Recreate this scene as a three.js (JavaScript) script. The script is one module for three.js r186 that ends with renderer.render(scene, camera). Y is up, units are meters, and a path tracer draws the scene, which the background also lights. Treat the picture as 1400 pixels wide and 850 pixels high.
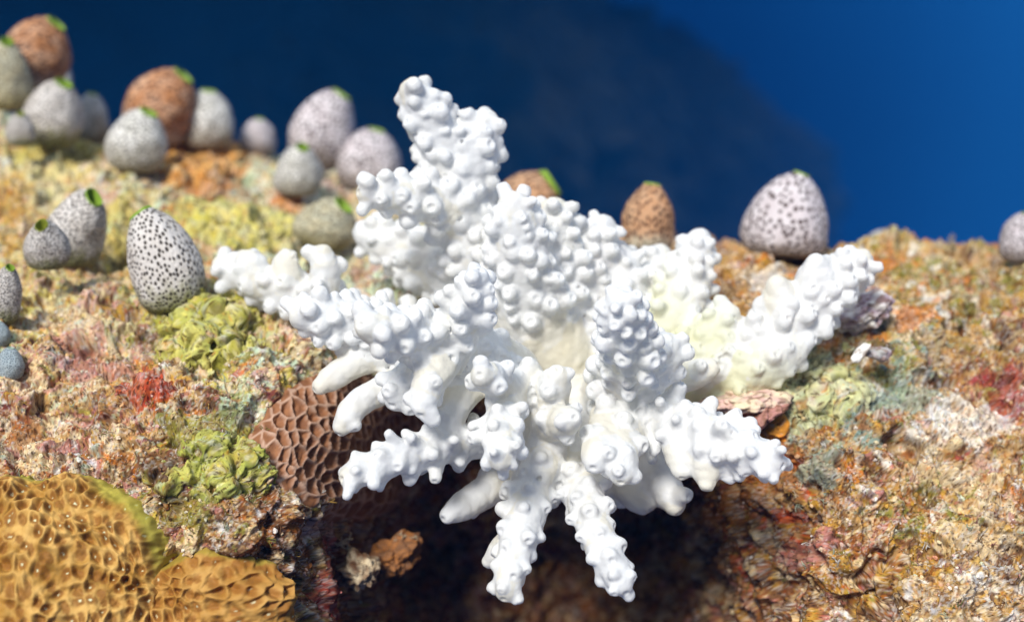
import * as THREE from 'three';
import { ImprovedNoise } from 'three/addons/math/ImprovedNoise.js';
import { mergeGeometries } from 'three/addons/utils/BufferGeometryUtils.js';

// ------------------------------------------------------------------ camera, water light, sun, exposure
const scene = new THREE.Scene();
const renderer = new THREE.WebGLRenderer({ antialias: true });
renderer.setSize(1024, 621);
renderer.toneMapping = THREE.LinearToneMapping;
renderer.toneMappingExposure = 1.36;
renderer.shadowMap.enabled = true;

const PW = 1400, PH = 850, FPX = 1791;                       // photo size and focal length in photo pixels
const camera = new THREE.PerspectiveCamera(2 * Math.atan(PH / 2 / FPX) * 180 / Math.PI, PW / PH, 0.01, 90);
camera.position.set(0, 0.055, 0.34);
camera.rotation.set(-8 * Math.PI / 180, 0, 0);
camera.updateMatrixWorld(true);
camera.focus = 0.316;
camera.userData.fStop = 8.5;

// open water: brighter towards the surface, deep blue below
{
  const W = 64, H = 1024, data = new Float32Array(W * H * 4);
  const stops = [[-90, .0008, .020, .095], [-2, .0008, .020, .095], [0, .0008, .020, .096], [5, .001, .028, .125], [10, .0015, .034, .14], [20, .006, .042, .155], [32, .10, .19, .32], [50, .50, .60, .70], [70, .90, .98, 1.06], [90, 1.0, 1.08, 1.16]];
  for (let j = 0; j < H; j++) {
    const el = ((j + 0.5) / H - 0.5) * 180;
    const row = [1, 2, 3].map((c) => Math.max(0, hermite(stops.map((q) => q[0]), stops.map((q) => q[c]), el)));
    for (let i = 0; i < W; i++) {
      const o = (j * W + i) * 4;
      for (let c = 0; c < 3; c++) data[o + c] = row[c];
      data[o + 3] = 1;
    }
  }
  const water = new THREE.DataTexture(data, W, H, THREE.RGBAFormat, THREE.FloatType);
  water.mapping = THREE.EquirectangularReflectionMapping;
  water.magFilter = THREE.LinearFilter; water.minFilter = THREE.LinearFilter; water.needsUpdate = true;
  scene.background = water; scene.environment = water;
}
const sun = new THREE.DirectionalLight(new THREE.Color(1, 0.965, 0.90), 4.3);
sun.position.set(-0.38, 0.84, 1.05);
sun.target.position.set(0, 0, 0);
sun.castShadow = true; sun.shadow.radius = 30; sun.shadow.mapSize.set(4096, 4096);
Object.assign(sun.shadow.camera, { left: -0.5, right: 0.5, top: 0.5, bottom: -0.5, near: 0.1, far: 4 });
sun.shadow.bias = -0.0004;
scene.add(sun, sun.target);

// ------------------------------------------------------------------ helpers
let seed = 20240611;
const rnd = () => { seed = (seed + 0x6d2b79f5) | 0; let t = Math.imul(seed ^ (seed >>> 15), 1 | seed); t = (t + Math.imul(t ^ (t >>> 7), 61 | t)) ^ t; return ((t ^ (t >>> 14)) >>> 0) / 4294967296; };
const rr = (a, b) => a + (b - a) * rnd();
function clamp(x, a = 0, b = 1) { return x < a ? a : x > b ? b : x; }
const smooth = (a, b, x) => { const t = clamp((x - a) / (b - a)); return t * t * (3 - 2 * t); };
const lerp = (a, b, t) => a + (b - a) * t;
const IN = new ImprovedNoise();
const noise = (x, y, z) => IN.noise(x + 311.7, y + 127.3, z + 74.1);
const fbm = (x, y, z, o) => { let s = 0, a = 1, n = 0; for (let i = 0; i < o; i++) { s += a * noise(x, y, z); n += a; a *= 0.52; x = x * 2.03 + 11.1; y = y * 2.03 - 7.7; z = z * 2.03 + 3.3; } return s / n; };
const hash = (x, y, z) => { let h = Math.imul(x, 374761393) ^ Math.imul(y, 668265263) ^ Math.imul(z, 2147483647 ^ 1274126177); h = Math.imul(h ^ (h >>> 13), 1274126177); h = Math.imul(h ^ (h >>> 15), 0x85ebca6b); return (h ^ (h >>> 16)) >>> 0; };
const W = { f1: 0, f2: 0, id: 0, h: 0 };
function worley(x, y, z) {
  const ix = Math.floor(x), iy = Math.floor(y), iz = Math.floor(z);
  let f1 = 9, f2 = 9, id = 0;
  for (let a = -1; a <= 1; a++) for (let b = -1; b <= 1; b++) for (let c = -1; c <= 1; c++) {
    const h = hash(ix + a, iy + b, iz + c);
    const dx = ix + a + (h & 1023) / 1024 - x, dy = iy + b + ((h >>> 10) & 1023) / 1024 - y, dz = iz + c + ((h >>> 20) & 1023) / 1024 - z;
    const d = dx * dx + dy * dy + dz * dz;
    if (d < f1) { f2 = f1; f1 = d; id = h; } else if (d < f2) f2 = d;
  }
  W.f1 = Math.sqrt(f1); W.f2 = Math.sqrt(f2); W.id = Math.imul(id ^ (id >>> 16), 0x45d9f3b) >>> 0; W.h = (W.id & 65535) / 65535;
  return W;
}
const CP = camera.position, CR = new THREE.Vector3(1, 0, 0), CU = new THREE.Vector3(0, 1, 0).applyQuaternion(camera.quaternion), CF = new THREE.Vector3(0, 0, -1).applyQuaternion(camera.quaternion);
function U(px, py, d) {                                       // the point at distance d (along the view axis) seen at photo pixel px, py
  return new THREE.Vector3().copy(CP).addScaledVector(CF, d).addScaledVector(CR, (px - PW / 2) / FPX * d).addScaledVector(CU, -(py - PH / 2) / FPX * d);
}
function project(v) {
  const x = v.x - CP.x, y = v.y - CP.y, z = v.z - CP.z, d = x * CF.x + y * CF.y + z * CF.z;
  return [PW / 2 + (x * CR.x + y * CR.y + z * CR.z) / d * FPX, PH / 2 - (x * CU.x + y * CU.y + z * CU.z) / d * FPX, d];
}
const used = {};
function numbered(n) { used[n] = (used[n] ?? -1) + 1; return used[n] ? n + '_' + String(used[n]).padStart(3, '0') : n; }
function tag(o, label, category, group, kind) { Object.assign(o.userData, { label, category }); if (group) o.userData.group = group; if (kind) o.userData.kind = kind; return o; }
function mesh(name, g, m, parent = scene) { const o = new THREE.Mesh(g, m); o.name = parent === scene ? numbered(name) : name; o.castShadow = o.receiveShadow = true; parent.add(o); return o; }
function geo(pos, idx, col, nor, uv) {
  const g = new THREE.BufferGeometry();
  g.setAttribute('position', new THREE.BufferAttribute(pos instanceof Float32Array ? pos : new Float32Array(pos), 3));
  if (col) g.setAttribute('color', new THREE.BufferAttribute(col instanceof Float32Array ? col : new Float32Array(col), 3));
  if (uv) g.setAttribute('uv', new THREE.BufferAttribute(uv instanceof Float32Array ? uv : new Float32Array(uv), 2));
  g.setIndex(new THREE.BufferAttribute(idx instanceof Uint32Array ? idx : new Uint32Array(idx), 1));
  if (nor) g.setAttribute('normal', new THREE.BufferAttribute(nor instanceof Float32Array ? nor : new Float32Array(nor), 3)); else g.computeVertexNormals();
  return g;
}

// grain for fine relief, tiles
function grainTexture(n, cells, seedv) {
  const d = new Uint8Array(n * n * 4);
  for (let j = 0; j < n; j++) for (let i = 0; i < n; i++) {
    let v = 0, a = 1, s = 0;
    for (const c of cells) {                                   // tileable value noise
      const x = i / n * c, y = j / n * c, x0 = Math.floor(x), y0 = Math.floor(y), fx = x - x0, fy = y - y0, q = (p, r) => (hash((p + c) % c, (r + c) % c, seedv + c) & 4095) / 4095;
      const sx = fx * fx * (3 - 2 * fx), sy = fy * fy * (3 - 2 * fy);
      v += a * lerp(lerp(q(x0, y0), q(x0 + 1, y0), sx), lerp(q(x0, y0 + 1), q(x0 + 1, y0 + 1), sx), sy); s += a; a *= 0.8;
    }
    const o = (j * n + i) * 4, b = Math.round(255 * v / s); d[o] = d[o + 1] = d[o + 2] = b; d[o + 3] = 255;
  }
  const t = new THREE.DataTexture(d, n, n); t.wrapS = t.wrapT = THREE.RepeatWrapping; t.magFilter = THREE.LinearFilter; t.minFilter = THREE.LinearFilter; t.needsUpdate = true; return t;
}
const grain = grainTexture(512, [32, 64, 128, 256], 3);
// sand grains, borings and flecks of crust, 6 cm a tile
const [speckMap, speckBump] = (() => {
  const n = 1024, d = new Float32Array(n * n * 3), e = new Float32Array(n * n).fill(0.5), g = grainTexture(256, [16, 48, 128], 8).image.data, h = grainTexture(256, [24, 64], 21).image.data;
  for (let j = 0; j < n; j++) for (let i = 0; i < n; i++) { const o = j * n + i, v = g[(((j * 2) & 255) * 256 + ((i * 2) & 255)) * 4] / 255, w = h[((j >> 2) * 256 + (i >> 2)) * 4] / 255; for (let c = 0; c < 3; c++) d[o * 3 + c] = 0.55 + 0.3 * v + (w - .5) * [.25, .1, -.2][c]; e[o] = 0.35 + 0.3 * v; }
  for (let k = 0; k < 15000; k++) {
    const x = rr(0, n), y = rr(0, n), r = 1.6 + 6.5 * Math.pow(rnd(), 3), a = rr(0, 3.14), q = rr(.5, 1), kind = rnd(), tone = kind < 0.42 ? [.16, .11, .08] : kind < 0.8 ? [1, .97, .9] : kind < 0.9 ? [.85, .5, .28] : [.6, .62, .45], up = kind < 0.42 ? 0.1 : 0.8, ca = Math.cos(a), sa = Math.sin(a), R = Math.ceil(r), al = rr(.45, .95);
    for (let v = -R; v <= R; v++) for (let u = -R; u <= R; u++) { const p = u * ca + v * sa, t = (-u * sa + v * ca) / q, m = smooth(1, .55, Math.hypot(p, t) / r * (1 + .3 * Math.sin(p * 1.7 + k))) * al; if (m <= 0) continue; const o = ((Math.floor(y + v) + n) % n) * n + (Math.floor(x + u) + n) % n; for (let c = 0; c < 3; c++) d[o * 3 + c] = lerp(d[o * 3 + c], tone[c], m); e[o] = lerp(e[o], up, m); }
  }
  const A = new Uint8Array(n * n * 4), B = new Uint8Array(n * n * 4);
  for (let o = 0; o < n * n; o++) { for (let c = 0; c < 3; c++) { A[o * 4 + c] = Math.round(255 * Math.pow(clamp(d[o * 3 + c]), 1 / 2.2)); B[o * 4 + c] = Math.round(255 * clamp(e[o])); } A[o * 4 + 3] = B[o * 4 + 3] = 255; }
  return [A, B].map((x, i) => { const t = new THREE.DataTexture(x, n, n); t.wrapS = t.wrapT = THREE.RepeatWrapping; t.magFilter = t.minFilter = THREE.LinearFilter; if (!i) t.colorSpace = THREE.SRGBColorSpace; t.needsUpdate = true; return t; });
})();

// ------------------------------------------------------------------ reef rock: a hand-laid net of points, smoothed, then roughened
const RP = [1400, 1000, 850, 740, 640, 540, 450];
const COL = [  // column (photo px), distances at the rows above, crest row, crest distance
  [-1500, .26, .28, .288, .295, .308, .33, .355, 60, .48], [-600, .26, .28, .288, .295, .308, .33, .355, 100, .49], [-250, .265, .285, .292, .298, .31, .332, .357, 140, .50],
  [0, .275, .294, .299, .304, .314, .335, .36, 180, .52], [150, .275, .296, .301, .306, .316, .336, .36, 200, .53], [300, .28, .300, .305, .310, .319, .337, .36, 218, .54],
  [400, .29, .306, .312, .319, .331, .346, .365, 240, .55], [480, .33, .34, .35, .36, .37, .37, .375, 258, .55], [570, .43, .44, .45, .44, .42, .395, .385, 280, .54],
  [680, .47, .48, .48, .47, .44, .40, .39, 300, .52], [800, .47, .485, .485, .465, .425, .388, .385, 330, .49], [920, .43, .445, .445, .43, .398, .368, .378, 346, .46],
  [1020, .355, .368, .372, .368, .36, .354, .37, 352, .44], [1120, .295, .316, .325, .334, .343, .355, .375, 355, .43], [1250, .285, .306, .317, .328, .341, .36, .38, 357, .43],
  [1400, .28, .30, .312, .325, .341, .36, .385, 359, .44], [1650, .275, .297, .31, .324, .342, .365, .39, 364, .46], [2300, .25, .28, .30, .32, .34, .365, .39, 350, .46], [3000, .25, .28, .30, .32, .34, .365, .39, 350, .46]];
const cx = COL.map((c) => c[0]);
function hermite(xs, ys, x) {
  let k = 0; const n = xs.length; while (k < n - 2 && xs[k + 1] <= x) k++;
  const h = xs[k + 1] - xs[k], t = clamp((x - xs[k]) / h), m = (i) => i <= 0 ? (ys[1] - ys[0]) / (xs[1] - xs[0]) : i >= n - 1 ? (ys[n - 1] - ys[n - 2]) / (xs[n - 1] - xs[n - 2]) : ((ys[i + 1] - ys[i]) / (xs[i + 1] - xs[i]) + (ys[i] - ys[i - 1]) / (xs[i] - xs[i - 1])) / 2;
  const t2 = t * t, t3 = t2 * t;
  return (2 * t3 - 3 * t2 + 1) * ys[k] + (t3 - 2 * t2 + t) * h * m(k) + (-2 * t3 + 3 * t2) * ys[k + 1] + (t3 - t2) * h * m(k + 1);
}
const colRows = Array.from({ length: 9 }, (_, i) => COL.map((c) => c[i + 1]));
function column(px) {                                         // 13 points from below the frame, up the face, over the crest and down behind
  const d = colRows.map((ys) => hermite(cx, ys, px)), cpy = d[7], cd = d[8], pts = [];
  for (let i = 0; i < 7; i++) pts.push(U(px, RP[i], d[i]));
  const py6 = 450, d6 = d[6];
  pts.push(U(px, lerp(py6, cpy, 0.36), lerp(d6, cd, 0.27)), U(px, lerp(py6, cpy, 0.70), lerp(d6, cd, 0.58)));
  const c = U(px, cpy, cd); pts.push(c);
  pts.push(new THREE.Vector3(c.x * 1.08, c.y - 0.006, c.z - 0.06), new THREE.Vector3(c.x * 1.25, c.y - 0.06, c.z - 0.16), new THREE.Vector3(c.x * 1.6, c.y - 0.25, c.z - 0.34));
  return pts;
}
function along(pts, r) {
  const n = pts.length, k = Math.min(n - 2, Math.max(0, Math.floor(r))), t = r - k, g = (i) => pts[Math.min(n - 1, Math.max(0, i))];
  const a = g(k - 1), b = g(k), c = g(k + 1), e = g(k + 2), t2 = t * t, t3 = t2 * t, f = (p, q, s, u) => 0.5 * (2 * q + (s - p) * t + (2 * p - 5 * q + 4 * s - u) * t2 + (3 * q - p - 3 * s + u) * t3);
  return new THREE.Vector3(f(a.x, b.x, c.x, e.x), f(a.y, b.y, c.y, e.y), f(a.z, b.z, c.z, e.z));
}
// the larger lumps, which crusts follow too
function lumps(p) {
  const x = p.x, y = p.y, z = p.z;
  let h = 0.0065 * noise(x * 32, y * 32, z * 32) + 0.0042 * noise(x * 75 + 5, y * 75, z * 75);
  return h;
}
// holes and knolls set by hand: photo px, py, radius px, depth in mm (negative: hole)
const HOLES = [[1196, 802, 42, -18], [1160, 836, 36, -17], [1330, 432, 13, -10], [330, 468, 17, -9], [1385, 530, 22, -8], [1215, 770, 24, -9], [1010, 590, 26, -7], [145, 352, 30, -7], [165, 345, 22, -6], [1200, 545, 26, -6], [600, 780, 90, -16], [760, 800, 110, -16], [880, 760, 70, -10],
  [240, 770, 16, -8], [230, 690, 20, -5], [1090, 480, 30, 3], [1030, 545, 30, 5], [1290, 835, 60, 7], [1180, 445, 26, 6], [1300, 390, 45, 3], [1120, 640, 30, 4], [110, 640, 60, 2], [430, 690, 18, 4]];
function setHeight(px, py) {
  let h = 0;
  for (const [a, b, r, d] of HOLES) { const q = ((px - a) ** 2 + (py - b) ** 2) / (r * r); if (q < 4) h += d * 0.001 * Math.exp(-q * 1.6); }
  return h;
}
// where smooth corals cover the rock: px, py, rx, ry
const CALM = [[62, 790, 165, 145], [296, 838, 112, 80], [468, 610, 115, 98]], SLOPE = [1.0, 0.78, 0.55];
// three rounds of relief, each pushed out along the surface that the round before left
const ROUNDS = [
  (x, y, z) => {
    const w = 0.006 * noise(x * 70, y * 70, z * 70 + 9); x += w; y -= w;
    let h = 0.0036 * (0.4 - Math.abs(noise(x * 88, y * 88, z * 88)) * 1.8) + 0.0022 * noise(x * 150, y * 150, z * 150);
    const c = worley(x * 85, y * 85, z * 85);
    const e = smooth(0, 0.5, c.f2 - c.f1); if (c.h < 0.36) h -= 0.0062 * e * smooth(0.62, 0.08, c.f1); else if (c.h > 0.6) h += 0.0042 * e * smooth(0.75, 0.05, c.f1);
    return h;
  },
  (x, y, z) => {
    const w = 0.0025 * noise(x * 150, y * 150, z * 150 + 9); x += w; y -= w;
    let h = 0.0016 * (0.35 - Math.abs(noise(x * 230, y * 230, z * 230)) * 1.8) + 0.0009 * noise(x * 400, y * 400, z * 400);
    const c = worley(x * 190 + 4, y * 190, z * 190);
    const e = smooth(0, 0.45, c.f2 - c.f1); if (c.h < 0.38) h -= 0.0026 * e * smooth(0.56, 0.1, c.f1); else if (c.h > 0.54) h += 0.0019 * e * smooth(0.7, 0.1, c.f1);
    return h;
  },
  (x, y, z) => {
    let h = 0.00055 * (0.3 - Math.abs(noise(x * 620, y * 620, z * 620)) * 1.8) + 0.00040 * noise(x * 1000, y * 1000, z * 1000);
    const c = worley(x * 480, y * 480 + 5, z * 480);
    const e = smooth(0, 0.4, c.f2 - c.f1); if (c.h < 0.34) h -= 0.0010 * e * smooth(0.52, 0.12, c.f1); else if (c.h > 0.55) h += 0.0008 * e * smooth(0.66, 0.1, c.f1);
    return h;
  }];
// colours of what grows on the rock (linear base colours)
const C = (r, g, b) => [r, g, b];
const K = {
  cream: C(.66, .54, .36), white: C(.74, .71, .66), pink: C(.55, .36, .31), rose: C(.46, .22, .19), maroon: C(.17, .045, .04), crimson: C(.32, .03, .045), rust: C(.33, .13, .035), brown: C(.16, .075, .035), tan: C(.46, .30, .14),
  ochre: C(.48, .29, .06), orange: C(.58, .22, .035), red: C(.50, .07, .025), yellow: C(.54, .46, .13), lemon: C(.60, .55, .33), olive: C(.26, .25, .06), mint: C(.50, .58, .43), teal: C(.26, .34, .30), grey: C(.36, .35, .33), mauve: C(.36, .27, .31), dark: C(.06, .04, .03),
};
const ZONES = [ // px, py, spread px, what mostly grows there, now and then
  [120, 250, 150, ['lemon', 'cream', 'mint', 'yellow', 'tan', 'cream'], ['ochre', 'white', 'pink']],
  [330, 260, 120, ['mint', 'cream', 'lemon', 'mint', 'tan'], ['orange', 'pink', 'white']],
  [480, 320, 120, ['mint', 'cream', 'tan', 'lemon', 'mint'], ['white', 'pink']],
  [60, 400, 110, ['lemon', 'cream', 'yellow', 'tan', 'ochre'], ['pink', 'olive', 'rust']],
  [250, 430, 90, ['lemon', 'cream', 'tan', 'olive', 'yellow'], ['rose', 'mint']],
  [100, 480, 100, ['pink', 'cream', 'tan', 'rose', 'tan'], ['mint', 'maroon', 'yellow']],
  [180, 560, 90, ['tan', 'cream', 'rose', 'ochre', 'brown'], ['orange', 'mint', 'white']],
  [60, 600, 80, ['rose', 'cream', 'tan', 'rust', 'cream'], ['mint', 'white', 'maroon']],
  [270, 630, 70, ['olive', 'cream', 'olive', 'yellow', 'brown'], ['mint', 'maroon', 'rose']],
  [380, 730, 80, ['cream', 'brown', 'rust', 'tan', 'brown'], ['pink', 'white', 'olive']],
  [700, 760, 190, ['brown', 'rust', 'tan', 'brown'], ['cream', 'maroon', 'rose']],
  [960, 720, 80, ['brown', 'rust', 'tan', 'brown'], ['ochre', 'maroon', 'cream']],
  [1000, 400, 70, ['tan', 'ochre', 'cream', 'brown', 'tan'], ['orange', 'white', 'pink']],
  [1250, 350, 120, ['ochre', 'tan', 'cream', 'tan', 'olive'], ['lemon', 'orange', 'white']],
  [1130, 420, 60, ['tan', 'cream', 'brown', 'ochre'], ['mauve', 'orange', 'white']],
  [1350, 430, 90, ['tan', 'cream', 'ochre', 'olive', 'brown'], ['rust', 'lemon', 'white']],
  [1230, 500, 60, ['grey', 'olive', 'tan', 'teal', 'brown'], ['white', 'mint', 'cream']],
  [1350, 530, 70, ['cream', 'rust', 'tan', 'brown', 'tan'], ['rose', 'crimson', 'white']],
  [1130, 610, 80, ['tan', 'rust', 'ochre', 'brown', 'tan'], ['orange', 'teal', 'cream']],
  [1300, 620, 90, ['cream', 'tan', 'rust', 'tan', 'cream'], ['white', 'pink', 'olive']],
  [1080, 720, 80, ['rust', 'tan', 'brown', 'ochre', 'brown'], ['rose', 'cream', 'red']],
  [1230, 720, 90, ['rust', 'tan', 'brown', 'cream', 'ochre'], ['rose', 'white', 'olive']],
  [1330, 800, 100, ['cream', 'tan', 'ochre', 'cream', 'brown'], ['pink', 'white', 'rust']]];
const SPOTS = [ // coloured patches with ragged outlines: px, py, rx, ry, colour
  [75, 215, 70, 30, 'yellow'], [55, 255, 45, 36, 'lemon'], [165, 320, 40, 34, 'yellow'], [15, 270, 34, 34, 'ochre'], [265, 210, 50, 26, 'orange'], [290, 245, 40, 20, 'orange'], [310, 305, 75, 34, 'yellow'], [370, 330, 50, 18, 'lemon'], [390, 272, 26, 12, 'orange'],
  [210, 555, 38, 22, 'red'], [110, 470, 40, 20, 'rose'], [205, 460, 26, 14, 'maroon'], [130, 510, 70, 16, 'rose'], [30, 590, 26, 20, 'rust'], [290, 600, 70, 26, 'olive'], [310, 660, 46, 22, 'yellow'], [250, 700, 40, 26, 'olive'], [240, 650, 26, 40, 'maroon'],
  [1385, 530, 26, 34, 'crimson'], [1345, 515, 20, 12, 'crimson'], [1205, 370, 26, 12, 'orange'], [1180, 345, 24, 8, 'lemon'], [975, 355, 36, 16, 'ochre'], [1040, 345, 40, 9, 'ochre'], [1045, 395, 36, 18, 'white'], [1060, 640, 40, 40, 'rust'], [1100, 590, 24, 12, 'tan'], [1120, 650, 26, 20, 'teal'],
  [1330, 570, 70, 34, 'white'], [1290, 640, 60, 20, 'cream'], [1170, 410, 26, 16, 'mauve'], [1150, 420, 20, 14, 'white'], [460, 800, 24, 60, 'crimson'], [420, 720, 30, 16, 'pink'], [1070, 705, 22, 12, 'red'], [1100, 760, 40, 20, 'rose'], [1200, 480, 14, 14, 'brown'],
  [1340, 740, 60, 26, 'cream'], [1290, 470, 44, 26, 'tan'], [1250, 440, 30, 16, 'orange'], [1195, 470, 20, 10, 'orange'], [1230, 540, 60, 30, 'teal'], [1010, 690, 50, 30, 'rust']];
const wsum = new Float64Array(ZONES.length);
function rockColour(p, px, py, out) {
  const wx = 0.006 * fbm(p.x * 95, p.y * 95, p.z * 95 + 20, 3), wy = 0.006 * fbm(p.x * 95 + 31, p.y * 95, p.z * 95, 3);
  const x = p.x + wx, y = p.y + wy, z = p.z - wx;
  const qx = px + 42 * noise(p.x * 60, p.y * 60, p.z * 60) * 1.6, qy = py + 42 * noise(p.x * 60 + 9, p.y * 60, p.z * 60) * 1.6;
  let total = 0;
  for (let i = 0; i < ZONES.length; i++) { const Z = ZONES[i], d = ((qx - Z[0]) ** 2 + (qy - Z[1]) ** 2) / (Z[2] * Z[2]); total += wsum[i] = 1 / (0.08 + d * d); }
  const pick = (f, s) => {                                     // cell colour at one scale, palette drawn by the zone weights
    const w = worley(x * f + s, y * f, z * f - s), h1 = (w.id & 4095) / 4096, h2 = ((w.id >>> 12) & 4095) / 4096;
    let a = h1 * total, i = 0; while (i < ZONES.length - 1 && a > wsum[i]) { a -= wsum[i]; i++; }
    const rare = ((w.id >>> 24) & 255) < 56, pal = ZONES[i][rare ? 4 : 3]; return K[pal[Math.floor(h2 * pal.length)]];
  };
  const A = pick(55, 1), B = pick(130, 5), D = pick(330, 9), E = pick(900, 13);
  const n1 = smooth(-0.12, 0.16, noise(x * 110, y * 110, z * 110)), n2 = smooth(-0.05, 0.14, noise(x * 260 + 4, y * 260, z * 260)), n3 = smooth(0.02, 0.16, noise(x * 700, y * 700 + 6, z * 700));
  for (let c = 0; c < 3; c++) out[c] = lerp(lerp(lerp(A[c], B[c], n1), D[c], 0.08 + 0.7 * n2), E[c], 0.04 + 0.5 * n3);
  for (const [a, b, rx, ry, k] of SPOTS) {
    const d = ((px - a) / rx) ** 2 + ((py - b) / ry) ** 2; if (d > 3.2) continue;
    const e = d + 1.7 * fbm(x * 130, y * 130 + a, z * 130, 3) + 0.5 * noise(x * 900, y * 900, z * 900), m = smooth(1.05, 0.6, e) * 0.65, kc = K[k];
    const v = 1 + 0.35 * noise(x * 420, y * 420, z * 420);
    for (let c = 0; c < 3; c++) out[c] = lerp(out[c], kc[c] * v, m);
  }
  { const l = 0.3 * out[0] + 0.5 * out[1] + 0.2 * out[2]; for (let c = 0; c < 3; c++) out[c] = 1.32 * Math.pow(Math.max(0.004, l + (out[c] - l) * 1.06), 1.2); }
  // sediment film in flecks
  const f = smooth(0.24, 0.40, noise(p.x * 1300, p.y * 1300, p.z * 1300) + 0.45 * noise(p.x * 170, p.y * 170 + 3, p.z * 170)); for (let c = 0; c < 3; c++) out[c] = lerp(out[c], K.white[c], f * 0.42);
  const g = smooth(0.30, 0.44, noise(p.x * 1000 + 50, p.y * 1000, p.z * 1000) + 0.3 * noise(p.x * 230, p.y * 230, p.z * 230)); for (let c = 0; c < 3; c++) out[c] = lerp(out[c], K.brown[c], g * 0.6);
}
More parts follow.
